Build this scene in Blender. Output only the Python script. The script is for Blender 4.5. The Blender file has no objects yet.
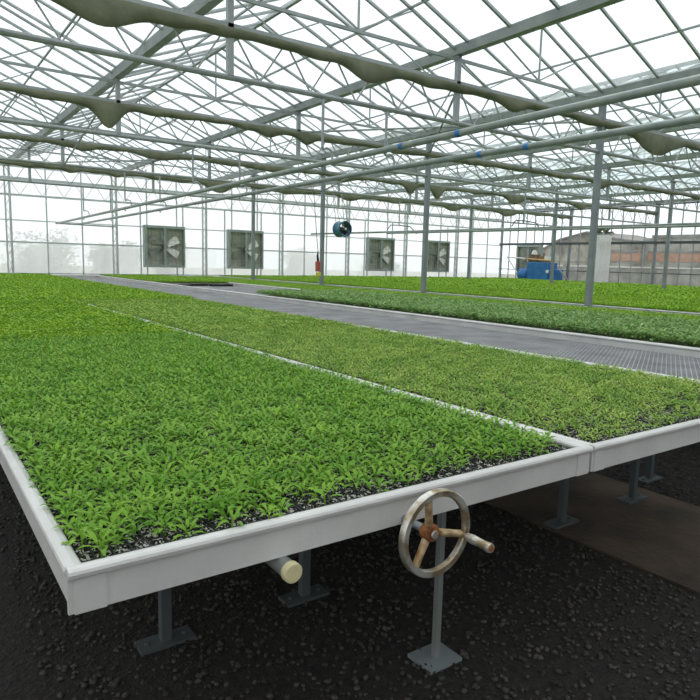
import bpy, math, random
import numpy as np
from mathutils import Vector, Matrix
random.seed(7); RNG = np.random.default_rng(11)
SC = bpy.context.scene; COL = SC.collection
# All design coordinates are in units of U metres, measured from the eye point:
# X along the cross direction, Y along the benches towards the back wall, Z up; the floor is at FZ.
U = 0.6; FZ = -2.25
def W(p): return Vector((U*p[0], U*p[1], U*(p[2]-FZ)))

# ---------------------------------------------------------------- materials
def mat(name, col, rough=.6, metal=0., noise=0., nscale=6., col2=None, bump=0., bscale=40., transl=0., spec=None, detail=4.):
    m = bpy.data.materials.new(name); m.use_nodes = True
    nt = m.node_tree; N = nt.nodes; L = nt.links; b = N['Principled BSDF']; out = N['Material Output']
    b.inputs['Base Color'].default_value = (*col, 1); b.inputs['Roughness'].default_value = rough; b.inputs['Metallic'].default_value = metal
    if spec is not None: b.inputs['Specular IOR Level'].default_value = spec
    g = N.new('ShaderNodeNewGeometry')
    if col2 is not None:
        n = N.new('ShaderNodeTexNoise'); n.inputs['Scale'].default_value = nscale; n.inputs['Detail'].default_value = detail
        r = N.new('ShaderNodeValToRGB'); r.color_ramp.elements[0].color = (*col, 1); r.color_ramp.elements[1].color = (*col2, 1)
        r.color_ramp.elements[0].position = .5-noise; r.color_ramp.elements[1].position = .5+noise
        L.new(g.outputs['Position'], n.inputs['Vector']); L.new(n.outputs['Fac'], r.inputs['Fac']); L.new(r.outputs['Color'], b.inputs['Base Color'])
    if bump:
        n2 = N.new('ShaderNodeTexNoise'); n2.inputs['Scale'].default_value = bscale; n2.inputs['Detail'].default_value = 5
        bp = N.new('ShaderNodeBump'); bp.inputs['Strength'].default_value = bump; bp.inputs['Distance'].default_value = .02
        L.new(g.outputs['Position'], n2.inputs['Vector']); L.new(n2.outputs['Fac'], bp.inputs['Height']); L.new(bp.outputs['Normal'], b.inputs['Normal'])
    if transl:
        t = N.new('ShaderNodeBsdfTranslucent'); mx = N.new('ShaderNodeMixShader'); mx.inputs[0].default_value = transl
        if col2 is not None: L.new(r.outputs['Color'], t.inputs['Color'])
        else: t.inputs['Color'].default_value = (*col, 1)
        L.new(b.outputs[0], mx.inputs[1]); L.new(t.outputs[0], mx.inputs[2]); L.new(mx.outputs[0], out.inputs['Surface'])
    return m
def film(name, col, clear, rough=.3, nscale=1.5, var=.15, gloss=.06, diff=.3):
    """thin sheet: part clear, part scattering"""
    m = bpy.data.materials.new(name); m.use_nodes = True
    nt = m.node_tree; N = nt.nodes; L = nt.links; N.remove(N['Principled BSDF']); out = N['Material Output']
    tr = N.new('ShaderNodeBsdfTransparent'); tr.inputs[0].default_value = (*[min(1, c*1.02) for c in col], 1)
    tl = N.new('ShaderNodeBsdfTranslucent'); tl.inputs[0].default_value = (*col, 1)
    df = N.new('ShaderNodeBsdfDiffuse'); df.inputs[0].default_value = (*col, 1)
    gl = N.new('ShaderNodeBsdfGlossy'); gl.inputs['Roughness'].default_value = rough
    a = N.new('ShaderNodeMixShader'); a.inputs[0].default_value = diff; L.new(tl.outputs[0], a.inputs[1]); L.new(df.outputs[0], a.inputs[2])
    b = N.new('ShaderNodeMixShader'); b.inputs[0].default_value = gloss; L.new(a.outputs[0], b.inputs[1]); L.new(gl.outputs[0], b.inputs[2])
    c = N.new('ShaderNodeMixShader'); L.new(b.outputs[0], c.inputs[1]); L.new(tr.outputs[0], c.inputs[2])
    n = N.new('ShaderNodeTexNoise'); n.inputs['Scale'].default_value = nscale; n.inputs['Detail'].default_value = 5
    g = N.new('ShaderNodeNewGeometry'); mp = N.new('ShaderNodeMapping'); mp.inputs['Scale'].default_value = (1, 1, .35)
    L.new(g.outputs['Position'], mp.inputs[0]); L.new(mp.outputs[0], n.inputs['Vector'])
    r = N.new('ShaderNodeMapRange'); r.inputs[1].default_value = .3; r.inputs[2].default_value = .7
    r.inputs[3].default_value = clear-var; r.inputs[4].default_value = clear+var
    L.new(n.outputs['Fac'], r.inputs[0]); L.new(r.outputs[0], c.inputs[0]); L.new(c.outputs[0], out.inputs['Surface'])
    return m
M = dict(
 steel=mat('galvanised_steel', (.29,.32,.32), .5, .35, .2, 5, (.40,.43,.43)),
 legsteel=mat('dark_leg_steel', (.09,.105,.11), .6, .3),
 hazed_wallsteel=mat('haze_paled_wall_frame', (.50,.55,.55), .5, .1, .2, 5, (.62,.66,.66)),  # paler steel for the back wall: haze and glare put into the colour
 blade_shaded=mat('shaded_fan_blade', (.42,.44,.41), .5, .2),  # darker copy of the blade colour: shade painted onto the unlit blades
 darksteel=mat('weathered_post_steel', (.20,.235,.25), .55, .3, .2, 4, (.28,.31,.32)),
 pipe=mat('painted_pipe', (.20,.25,.24), .4, .3, .2, 7, (.31,.34,.31)),
 alu=mat('bench_aluminium', (.58,.575,.565), .4, .12, .2, 5, (.72,.715,.70), .1, 60),
 mesh=mat('expanded_metal', (.34,.34,.36), .5, .3, .2, 3, (.54,.54,.56)),
 leaf=mat('pale_seedling_leaf', (.17,.38,.018), .55, 0, .16, 4.2, (.33,.53,.03), transl=.3, spec=.35, detail=9),
 leafnear=mat('near_seedling_leaf', (.12,.32,.022), .5, 0, .2, 9, (.30,.53,.06), transl=.3, spec=.3, detail=6),
 leafmid=mat('yellow_green_leaf', (.19,.38,.04), .55, 0, .16, 7, (.42,.58,.11), transl=.3, spec=.4, detail=8),
 leafdark=mat('broad_dark_leaf', (.09,.25,.045), .4, 0, .15, 16, (.38,.56,.18), transl=.32, spec=.4, detail=8),
 tray=mat('black_tray_plastic', (.012,.013,.013), .5),
 conc=mat('concrete_path', (.030,.022,.015), .9, 0, .2, 2.6, (.10,.070,.045), .5, 30),
 floor=mat('dark_gravel_floor', (.006,.0055,.005), .95, 0, .2, 30, (.022,.019,.016), 1., 60),
 stone=mat('gravel_stone', (.014,.013,.012), .9, 0, .2, 14, (.075,.068,.062)),
 screen=mat('olive_shade_cloth', (.17,.19,.12), .85, 0, .2, 4, (.30,.31,.21), .5, 14, transl=.3),
 fanframe=mat('fan_casing', (.30,.36,.34), .5, .3, .2, 6, (.40,.46,.44)),
 fandark=mat('fan_shutter', (.52,.53,.48), .6, 0, .2, 8, (.72,.69,.60)),
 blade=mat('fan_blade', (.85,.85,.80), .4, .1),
 hub=mat('fan_hub', (.2,.21,.2), .5, .5),
 blue=mat('blue_fan_paint', (.03,.13,.21), .35, .2, .2, 12, (.06,.21,.31)),
 dark=mat('dark_guard', (.03,.035,.04), .5, .3),
 mblue=mat('blue_machine_paint', (.012,.13,.38), .45, 0, .2, 4, (.03,.20,.50)),
 tan=mat('tan_pipe', (.55,.36,.13), .6),
 brown=mat('rusty_engine', (.16,.11,.07), .8, 0, .2, 9, (.32,.22,.14)),
 white=mat('white_plastic', (.8,.8,.78), .5),
 red=mat('red_plastic', (.45,.09,.07), .5), yellow=mat('yellow_plastic', (.7,.6,.08), .5),
 chrome=mat('worn_chrome', (.34,.27,.17), .36, .7, .10, 20, (.66,.64,.59), .25, 50),
 brass=mat('rusty_spoke', (.26,.13,.04), .55, .4, .14, 25, (.58,.46,.28), .5, 60),
 rust=mat('rust_hub', (.16,.05,.015), .8, .1, .15, 40, (.36,.14,.04), .8, 80),
 cap=mat('yellowed_cap', (.55,.49,.25), .7, 0, .2, 30, (.68,.62,.38)),
 rail=mat('grey_roller_pipe', (.25,.27,.26), .5, .4),
 bark=mat('bark', (.10,.08,.06), .9), foliage=mat('tree_foliage', (.05,.10,.06), .7, 0, .2, 3, (.10,.17,.07), transl=.2),
 shed=mat('weathered_render', (.15,.14,.115), .95, 0, .16, 1.3, (.42,.40,.34), .4, 8, detail=8),
 shed2=mat('grey_block', (.20,.20,.18), .95, 0, .16, 1.6, (.44,.43,.39), .4, 8, detail=8),
 brick=mat('red_brick_band', (.36,.16,.09), .9, 0, .2, 5, (.50,.27,.17)),
 roofing=mat('shed_roofing', (.14,.14,.13), .9, 0, .2, 3, (.24,.24,.22)),
 ground=mat('outdoor_ground', (.20,.22,.15), .95, 0, .2, 1, (.34,.34,.27)),
)
def soil_mat():
    m = mat('potting_mix', (.012,.010,.008), .95, bump=1., bscale=120)
    N = m.node_tree.nodes; L = m.node_tree.links; b = N['Principled BSDF']
    v = N.new('ShaderNodeTexVoronoi'); v.inputs['Scale'].default_value = 210
    g = N.new('ShaderNodeNewGeometry'); L.new(g.outputs['Position'], v.inputs['Vector'])
    sx = N.new('ShaderNodeSeparateColor'); L.new(v.outputs['Color'], sx.inputs[0])
    r = N.new('ShaderNodeValToRGB'); e = r.color_ramp.elements
    e[0].position = .62; e[0].color = (.014,.012,.009,1); e[1].position = .66; e[1].color = (.60,.59,.52,1)
    L.new(sx.outputs[0], r.inputs[0]); L.new(r.outputs[0], b.inputs['Base Color']); return m
M['soil'] = soil_mat()
M['glass'] = film('roof_glazing', (.90,.95,.965), .72, .2, 1.6, .2, .14, .4)
M['glassw'] = film('wall_clear_glazing', (.95,.97,.96), .86, .2, 1.0, .06, .06, .25)
M['filmhi'] = film('upper_wall_film', (.97,.985,.99), .34, .4, .9, .10, .03, .06)
M['filmlo'] = film('lower_wall_film', (.93,.96,.95), .27, .4, 1.1, .10, .03, .10)
M['curtain'] = film('white_curtain_film', (.97,.97,.97), .30, .5, 3, .08, .03, .3)

# ---------------------------------------------------------------- mesh builder
class MB:
    def __init__(s): s.v = []; s.f = []
    def add(s, vs, fs):
        n = len(s.v); s.v += [tuple(v) for v in vs]; s.f += [tuple(i+n for i in f) for f in fs]; return s
    def box(s, a, b):
        (x0,y0,z0),(x1,y1,z1) = a, b
        return s.add([(x0,y0,z0),(x1,y0,z0),(x1,y1,z0),(x0,y1,z0),(x0,y0,z1),(x1,y0,z1),(x1,y1,z1),(x0,y1,z1)],
                     [(0,3,2,1),(4,5,6,7),(0,1,5,4),(1,2,6,5),(2,3,7,6),(3,0,4,7)])
    def bar(s, p, q, w, h=None, up=(0,0,1)):
        p = Vector(p); q = Vector(q); d = (q-p).normalized(); up = Vector(up)
        if abs(d.dot(up)) > .99: up = Vector((1,0,0))
        a = d.cross(up).normalized()*w/2; b = a.normalized().cross(d).normalized()*(h or w)/2
        vs = [p-a-b,p+a-b,p+a+b,p-a+b,q-a-b,q+a-b,q+a+b,q-a+b]
        return s.add(vs, [(0,1,2,3),(7,6,5,4),(0,4,5,1),(1,5,6,2),(2,6,7,3),(3,7,4,0)])
    def tube(s, pts, r, n=8, caps=True):
        pts = [Vector(p) for p in pts]; m = len(pts); vs = []; fs = []
        rs = r if isinstance(r, (list, tuple)) else [r]*m
        prev = None
        for i, p in enumerate(pts):
            d = (pts[min(i+1,m-1)]-pts[max(i-1,0)]).normalized()
            if prev is None: a = d.cross(Vector((0,0,1)) if abs(d.z) < .95 else Vector((1,0,0))).normalized()
            else: a = (prev-d*prev.dot(d)).normalized()
            prev = a; b = d.cross(a)
            for k in range(n):
                t = 2*math.pi*k/n; vs.append(p+(a*math.cos(t)+b*math.sin(t))*rs[i])
        for i in range(m-1):
            for k in range(n):
                k2 = (k+1)%n; fs.append((i*n+k, i*n+k2, (i+1)*n+k2, (i+1)*n+k))
        if caps: fs.append(tuple(range(n))[::-1]); fs.append(tuple(range((m-1)*n, m*n)))
        return s.add(vs, fs)
    def sweep(s, prof, a, b, frame):  # closed profile (list of (u,v)) swept from a to b; frame=(uvec,vvec)
        a = Vector(a); b = Vector(b); u, v = map(Vector, frame); n = len(prof)
        vs = [a+u*x+v*y for x,y in prof]+[b+u*x+v*y for x,y in prof]
        fs = [(i,(i+1)%n,n+(i+1)%n,n+i) for i in range(n)]+[tuple(range(n))[::-1], tuple(range(n,2*n))]
        return s.add(vs, fs)
    def lathe(s, prof, c, axis='y', n=32):  # prof: (radius, along)
        vs = []; fs = []; m = len(prof)
        for r, t in prof:
            for k in range(n):
                w = 2*math.pi*k/n; x, z = r*math.cos(w), r*math.sin(w)
                vs.append((c[0]+x, c[1]+t, c[2]+z) if axis == 'y' else (c[0]+x, c[1]+z, c[2]+t) if axis == 'z' else (c[0]+t, c[1]+x, c[2]+z))
        for i in range(m-1):
            for k in range(n): k2 = (k+1)%n; fs.append((i*n+k, i*n+k2, (i+1)*n+k2, (i+1)*n+k))
        return s.add(vs, fs)
    def build(s, name, m, parent=None, o=(0,0,0), smooth=False):
        me = bpy.data.meshes.new(name); ov = Vector(o)
        me.from_pydata([((Vector(v)-ov)*U)[:] for v in s.v], [], s.f); me.update()
        me.materials.append(M[m] if isinstance(m, str) else m)
        import bmesh
        bm = bmesh.new(); bm.from_mesh(me); bmesh.ops.recalc_face_normals(bm, faces=bm.faces); bm.to_mesh(me); bm.free()
        if smooth:
            me.shade_smooth()
            try: me.set_sharp_from_angle(angle=math.radians(40))
            except Exception: pass
        ob = bpy.data.objects.new(name, me); COL.objects.link(ob)
        if parent is not None: ob.parent = parent
        else: ob.location = W(o)
        return ob
def bevel(ob, w, seg=2):
    md = ob.modifiers.new('bevel', 'BEVEL'); md.width = w*U; md.segments = seg; md.limit_method = 'ANGLE'; return ob
def tag(o, label, cat, group=None, kind=None):
    o['label'] = label; o['category'] = cat
    if group: o['group'] = group
    if kind: o['kind'] = kind
    return o
def thing(name, o, label, cat, group=None, rz=0):
    e = bpy.data.objects.new(name, None); COL.objects.link(e); e.location = W(o); e.rotation_euler = (0,0,rz); e.empty_display_size = .1
    return tag(e, label, cat, group)
def struct(ob): ob['kind'] = 'structure'; return ob
def copy_tree(o, parent=None):
    c = o.copy(); COL.objects.link(c); c.parent = parent
    for ch in list(o.children): copy_tree(ch, c)
    return c
OR1 = ['first','second','third','fourth','fifth','sixth','seventh','eighth','ninth','tenth']
ORD = ['nearest','second','third','fourth','fifth','sixth','seventh','eighth','ninth','tenth']

# ---------------------------------------------------------------- camera (calibrated)
RT = Matrix(((0.815726859,0.056597789,-0.575661690),(-0.577880810,0.123381959,-0.806740765),(0.025366524,0.990743954,0.133352754)))
cam = bpy.data.cameras.new('camera'); co = bpy.data.objects.new('camera', cam); COL.objects.link(co)
co.matrix_world = Matrix.Translation(W((0,0,0))) @ RT.to_4x4()
FPX = 640.78; cam.sensor_width = 36; cam.lens = FPX/700*36; cam.shift_x = -7/700; cam.shift_y = -1/700; cam.clip_start = .05; cam.clip_end = 400
SC.camera = co
Rn = np.array(RT)  # world <- cam
def inview(P, mg=70):
    c = np.asarray(P) @ Rn
    d = -c[:,2]; ok = d > .3; d = np.where(ok, d, 1)
    px = 357+FPX*c[:,0]/d; py = 349-FPX*c[:,1]/d
    return ok & (px > -mg) & (px < 700+mg) & (py > -mg) & (py < 700+mg)

# ---------------------------------------------------------------- ground, floor
XL, XR, YB, YF = -5.65, 41.15, 37.3, -16.0
g = MB().box((-80,-60,FZ-.6),(160,160,FZ-.12)).build('ground','ground'); struct(g)
fl = MB().box((XL-.2,YF,FZ-.1),(XR+.2,YB+.2,FZ)).build('floor','floor'); struct(fl)
pa = MB().box((4.45,YF+.1,FZ),(6.12,YB-.2,FZ+.02)).build('concrete_path','conc'); tag(pa,'stained concrete strip running under the second bench','path',kind='structure')
# loose stones, uncountable
def scatter(name, P, templates, rz, sc, m, smooth=False, tilt=None):
    """all copies of a few little templates merged into one mesh (for stuff only)"""
    Vs=[];Fs=[];off=0
    which = RNG.integers(0,len(templates),len(P))
    allv=[];allf=[];alls=[]
    for ti,(tv,tf) in enumerate(templates):
        idx = np.where(which==ti)[0]
        if len(idx)==0: continue
        tv=np.asarray(tv,float); c=np.cos(rz[idx])[:,None]; s_=np.sin(rz[idx])[:,None]; k=sc[idx][:,None]
        x=(tv[None,:,0]*c-tv[None,:,1]*s_)*k; y=(tv[None,:,0]*s_+tv[None,:,1]*c)*k; z=tv[None,:,2]*k+0*x
        v=np.stack([x+P[idx,0:1],y+P[idx,1:2],z+P[idx,2:3]],-1).reshape(-1,3)
        nv=len(tv)
        for L_ in (3,4):
            ff=np.array([f for f in tf if len(f)==L_],int)
            if len(ff)==0: continue
            F=(ff[None]+ (np.arange(len(idx))*nv)[:,None,None]).reshape(-1,L_)+off
            allf.append(F.reshape(-1)); alls.append(np.full(len(F),L_))
        allv.append(v); off+=len(v)
    V=np.concatenate(allv); F=np.concatenate(allf); S=np.concatenate(alls)
    V=(V-np.array([0,0,FZ]))*U
    me=bpy.data.meshes.new(name); me.vertices.add(len(V)); me.vertices.foreach_set('co',V.astype(np.float32).ravel())
    me.loops.add(len(F)); me.loops.foreach_set('vertex_index',F.astype(np.int32))
    me.polygons.add(len(S)); st=np.concatenate([[0],np.cumsum(S)[:-1]]); me.polygons.foreach_set('loop_start',st.astype(np.int32)); me.polygons.foreach_set('loop_total',S.astype(np.int32))
    me.update(calc_edges=True); me.materials.append(M[m])
    if smooth: me.shade_smooth()
    ob=bpy.data.objects.new(name,me); COL.objects.link(ob); return ob
def stone_t():
    ph=(1+5**.5)/2; v=[(-1,ph,0),(1,ph,0),(-1,-ph,0),(1,-ph,0),(0,-1,ph),(0,1,ph),(0,-1,-ph),(0,1,-ph),(ph,0,-1),(ph,0,1),(-ph,0,-1),(-ph,0,1)]
    f=[(0,11,5),(0,5,1),(0,1,7),(0,7,10),(0,10,11),(1,5,9),(5,11,4),(11,10,2),(10,7,6),(7,1,8),(3,9,4),(3,4,2),(3,2,6),(3,6,8),(3,8,9),(4,9,5),(2,4,11),(6,2,10),(8,6,7),(9,8,1)]
    sx,sy,sz=[random.uniform(.6,1.2) for _ in range(3)]
    return [(x*sx*.5*random.uniform(.8,1.2),y*sy*.5*random.uniform(.8,1.2),z*sz*.35) for x,y,z in v],f
P=np.stack([RNG.uniform(.5,9.5,24000),RNG.uniform(.5,9,24000),np.full(24000,FZ+.008)],1)
P=P[(P[:,0]<4.42)|(P[:,0]>6.15)|(RNG.random(len(P))<.03)]; P=P[inview(P,40)]
tag(scatter('loose_gravel',P,[stone_t() for _ in range(8)],RNG.uniform(0,6.28,len(P)),RNG.uniform(.008,.024,len(P)),'stone'),'loose grey gravel spread on the dark ground under the benches','gravel',kind='stuff')

# ---------------------------------------------------------------- benches
RH=.15
lip=[(-.004,-RH),(.012,-RH),(.012,-.034),(.030,-.028),(.037,-.016),(.036,-.006),(.028,.003),(.008,.008),(-.010,.006),(-.020,.0),(-.024,-.010),(-.021,-.024),(-.004,-.032)]
def bench(x0,x1,y0,y1,label,grid=True,zt=-1.):
    o=(x0,y0,zt-RH); t=thing('rolling_bench',o,label,'bench','long aluminium growing benches')
    # side rails (profile: x outward negative) and end rails
    MB().sweep(lip,(x0,y0+.012,zt-.0005),(x0,y1,zt-.0005),((1,0,0),(0,0,1))).build('side_rail','alu',t,o)
    MB().sweep(lip,(x1,y0+.012,zt-.0005),(x1,y1,zt-.0005),((-1,0,0),(0,0,1))).build('side_rail','alu',t,o)
    MB().sweep(lip,(x0-.018,y0,zt),(x1+.018,y0,zt),((0,1,0),(0,0,1))).build('end_rail','alu',t,o)
    MB().sweep(lip,(x0-.018,y1,zt),(x1+.018,y1,zt),((0,-1,0),(0,0,1))).build('end_rail','alu',t,o)
    zb=zt-RH+.03; b=MB(); w=.0105
    if grid:
        sp=.058; n=int((y1-y0+(x1-x0)*.55)/sp); dx=x1-x0
        for sgn in (1,-1):
            for i in range(n):
                yy=y0+i*sp-(dx*.55 if sgn>0 else 0); a=(x0,yy); c=(x1,yy+dx*.55) 
                if sgn<0: a=(x1,yy-dx*.55+dx*.55-dx*.55); c=(x0,yy)
                (ax,ay),(cx,cy)=a,c
                if ay<y0:
                    k=(y0-ay)/(cy-ay); 
                    if k>=1: continue
                    ax+= (cx-ax)*k; ay=y0
                if cy>y1:
                    k=(y1-ay)/(cy-ay)
                    if k<=0: continue
                    cx=ax+(cx-ax)*k; cy=y1
                b.bar((ax,ay,zb),(cx,cy,zb),w,.006)
    else: b.box((x0+.013,y0+.013,zb-.004),(x1-.013,y1-.013,zb+.004))
    b.build('mesh_bottom' if grid else 'bottom_sheet','mesh',t,o)
    c=MB(); yy=y0+.6
    while yy<y1: c.box((x0+.013,yy,zb-.05),(x1-.013,yy+.07,zb-.006)); yy+=1.25
    c.build('cross_members','rail',t,o)
    for xx in (x0,x1):
        s=1 if xx==x0 else -1
        MB().box((min(xx,xx+s*.1),y0-.012,zt-RH),(max(xx,xx+s*.1),y0+.004-.008,zt-.03)).build('corner_plate','alu',t,o)
    return t
Y0=2.1; Y1=35.4
B=[(.40,3.12),(3.175,5.92),(5.97,8.46),(8.51,11.76),(11.82,14.85)]
bench(*B[0],Y0,Y1,'front left aluminium bench full of bright green seedlings, hand wheel at its end',False)
bench(*B[1],Y0,Y1,'second aluminium bench from the left, planted, beside the empty grey mesh bench',False)
bench(*B[2],Y0,Y1,'empty bench showing only its grey expanded metal mesh between planted benches',True)
bench(*B[3],Y0,Y1,'bench carrying the taller dark leafed plants behind the empty mesh bench',True)
bench(*B[4],Y0,Y1,'narrow looking bench of pale seedlings between dark plants and the grey posts',False)
B2=[(15.22+2.52*k,15.22+2.52*k+2.46) for k in range(6)]+[(31.05+2.6*k,31.05+2.6*k+2.54) for k in range(3)]
DZ=.03
for k,(a,b) in enumerate(B2):
    bench(a,b,5.0,Y1,('seedling bench just behind the row of grey posts, white rim showing' if k==0 else
      '%s planted bench beyond the nearest row of grey posts'%OR1[k] if k<6 else
      'planted bench in the far right block by the clear side wall, %s of three'%('nearest','middle','farthest')[k-6]),False,-1+DZ)
# stands and roller pipes below
def stand(xs,y,label):
    o=(sum(xs)/2,y,FZ+.02 if 4.5<xs[0]<6 else FZ); t=thing('bench_stand',o,label,'stand','steel stands under the benches')
    zt=-1.295
    for x in xs:
        l=MB().box((x-.03,y-.028,o[2]+.02),(x+.03,y+.028,zt)).build('leg','legsteel',t,o)
        f=MB().box((x-.16,y-.07,o[2]),(x+.16,y+.07,o[2]+.02))
        for q in (-.11,.11): f.lathe([(0,.035),(.014,.035),(.014,.02)],(x+q,y,o[2]),'z',8)
        f.build('foot_plate','legsteel',l,o)
    MB().box((xs[0]-.2,y-.03,zt),(xs[1]+.2,y+.03,zt+.05)).build('cross_beam','darksteel',t,o)
    return t
SP=[((1.16,2.11),3.5,'front left bench'),((4.64,5.74),3.33,'second bench'),((6.5,7.9),3.6,'empty mesh bench'),((9.2,11.0),3.6,'dark plant bench'),((12.5,14.1),3.6,'bench before the posts')]
for xs,y,nm in SP:
    for k in range(5): stand(xs,y+6.9*k,'%s grey steel stand from the front under the %s'%(OR1[k],nm))
for k,(a,b) in enumerate(B2):
    for j in range(3): stand((a+.6,b-.6),8+12*j,'%s steel stand under the %s planted bench beyond the posts'%(OR1[j],OR1[k]))
def rpipe(x,y0,y1,label,cap=False):
    zp=-1.185 if cap else -1.198; r=.036 if cap else .046; o=(x,y0,zp); t=thing('roller_pipe',o,label,'pipe','roller pipes under the benches')
    MB().tube([(x,y0+.012,zp),(x,y1,zp)],r,20).build('pipe','rail',t,o,True)
    if cap: MB().lathe([(0,0),(.036,0),(.040,.004),(.041,.03),(.037,.031)],(x,y0,zp),'y',28).build('end_cap','cap',t,o,True)['label']='yellowed round plastic end cap'
rpipe(1.165,2.01,35.2,'round grey pipe with yellowed cap sticking out under the front bench',True)
rpipe(2.11,3.0,35.2,'capless roller pipe further right under the front left bench')
for xs,y,nm in SP[1:]:
    for j,x in enumerate(xs): rpipe(x,y-.3,35.2,'%s roller pipe under the %s'%(('left','right')[j],nm))
for k,(a,b) in enumerate(B2):
    for j,x in enumerate((a+.6,b-.6)): rpipe(x,7.7,35.2,'%s roller pipe under the %s planted bench beyond the posts'%(('left','right')[j],OR1[k]))

# ---------------------------------------------------------------- hand wheel
wc=Vector((1.802,1.90,-1.133)); R_=.192
hw=thing('hand_wheel',(wc.x,2.45,FZ),'worn chrome hand wheel with three rusty spokes at the front bench end','hand wheel'); ho=(wc.x,2.45,FZ)
MB().lathe([(R_-.031,.004),(R_-.028,-.003),(R_-.004,-.004),(R_,.001),(R_,.028),(R_-.006,.031),(R_-.024,.029),(R_-.031,.022),(R_-.031,.004)],wc,'y',64).build('rim','chrome',hw,ho,True)
hy=wc.y+.028; hc=Vector((1.777,hy,-1.127))
for (sx,sz) in ((1.752,-.962),(1.950,-1.170),(1.688,-1.265)):
    e=Vector((sx,wc.y+.012,sz)); d=(e-hc).normalized()
    MB().tube([hc+d*.02,hc+d*.08,e],[.019,.017,.016],10).build('spoke','brass',hw,ho,True)
hub=MB().lathe([(0,-.034),(.02,-.034),(.022,-.03),(.033,-.03),(.039,-.022),(.039,.02),(.03,.03),(0,.03)],hc,'y',12).build('hub','rust',hw,ho,True)
MB().lathe([(0,-.042),(.017,-.042),(.019,-.034),(.019,-.02)],hc,'y',16).build('shaft_end','chrome',hub,ho,True)
MB().tube([hc,(hc.x,2.47,hc.z)],.018,12).build('shaft','darksteel',hw,ho,True)
h0=Vector((1.956,1.905,-1.172)); h1=Vector((1.956,1.735,-1.163))
grip=MB().lathe([(.010,0),(.012,-.02),(.017,-.03),(.021,-.06),(.019,-.10),(.020,-.13),(.022,-.155),(.020,-.168),(0,-.17)],h0,'y',20).build('crank_handle','chrome',hw,ho,True)
MB().lathe([(0,-.172),(.012,-.172),(.012,-.168)],h0,'y',12).build('handle_screw','rust',grip,ho,True)
MB().box((2.375,2.48,FZ+.02),(2.41,2.515,-1.06)).build('mounting_post','rail',hw,ho)
MB().box((hc.x-.05,2.46,hc.z-.03),(2.36,2.52,hc.z+.03)).build('mounting_arm','darksteel',hw,ho)
MB().box((2.27,2.40,FZ),(2.51,2.60,FZ+.02)).build('foot_plate','darksteel',hw,ho)
MB().lathe([(0,-.03),(.06,-.03),(.065,-.02),(.065,.0),(0,.0)],(hc.x,2.42,hc.z),'y',20).build('bearing','darksteel',hw,ho,True)

# ---------------------------------------------------------------- trays
TW,TD=.886,.49
def tray_meshes():
    a=MB(); nx,ny=14,8; z0,z1=0,.092; o=(0,0,0)
    a.box((0,0,0),(TW,TD,.006))
    for i in range(nx+1): x=.004+(TW-.008)*i/nx; a.box((x-.004,0,.004),(x+.004,TD,z1))
    for j in range(ny+1): y=.004+(TD-.008)*j/ny; a.box((0,y-.004,.004),(TW,y+.004,z1-.001))
    s=MB()
    # bumpy soil plugs
    n,m=56,32; vs=[];fs=[]
    for j in range(m+1):
        for i in range(n+1):
            fx=(i%4)/4; fy=(j%4)/4; d=min(fx,1-fx)*min(fy,1-fy)*4
            vs.append((.006+(TW-.012)*i/n,.006+(TD-.012)*j/m,.082+.012*min(1,d*2)+random.uniform(-.004,.007)))
    for j in range(m):
        for i in range(n): k=j*(n+1)+i; fs.append((k,k+1,k+n+2,k+n+1))
    s.add(vs,fs)
    return a,s
ta,ts=tray_meshes()
def tray0(label,group):
    t=thing('seedling_tray',(0,0,0),label,'tray',group)
    ta.build('cell_grid','tray',t,(0,0,0)); ts.build('potting_mix','soil',t,(0,0,0)); return t
ZB=-1-RH+.034
TP=None
for bi,(x0,x1) in enumerate(B[:2]):
    lab=('black cell tray of speckled potting mix under seedlings on the front left bench','black cell tray of speckled potting mix on the second bench from the left')[bi]
    for j in range(13):
        for i in range(3):
            gx=x0+.02+i*(x1-x0-.04)/3
            t=tray0(lab,'') if TP is None else copy_tree(TP)
            if TP is None: TP=t
            t.location=W((gx+.006,Y0+.03+j*(TD+.006),ZB)); t['label']=lab; t['group']=('trays on the front left bench','trays on the second bench')[bi]
def soilbed(x0,x1,y0,y1,label,dz=0):
    o=(x0,y0,ZB+dz); b=MB().box((x0+.03,y0,ZB+dz),(x1-.03,y1,ZB+.085+dz)); tag(b.build('potting_mix_trays','soil',None,o),label,'tray',kind='stuff')
ye=Y0+.03+13*(TD+.006)+.02
soilbed(*B[0],ye,Y1-.04,'continuous dark trays hidden under distant seedlings, front left bench')
soilbed(*B[1],ye,Y1-.04,'continuous dark trays hidden under distant seedlings, second bench')
soilbed(*B[3],Y0+.05,17.2,'dark potting trays under the taller dark leafed plants')
soilbed(*B[3],26.2,Y1-.04,'dark trays under pale seedlings at the far end, past the empty mesh patch')
soilbed(*B[4],Y0+.05,Y1-.04,'dark trays under the pale seedlings beside the row of posts')
for k,(a,b) in enumerate(B2): soilbed(a,b,5.05,Y1-.04,'dark trays under seedlings of the %s planted bench beyond the posts'%OR1[k],DZ)
# bare black trays at the end of the empty patch
for j,(x,y) in enumerate([(8.6,24.6),(8.6,25.2),(9.55,25.4),(10.5,25.0),(8.6,25.75)]):
    t=copy_tree(TP); t.location=W((x,y,ZB)); t['group']='bare trays past the mesh patch'; t['label']='unplanted black tray lying at the far end of the empty mesh patch'

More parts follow.
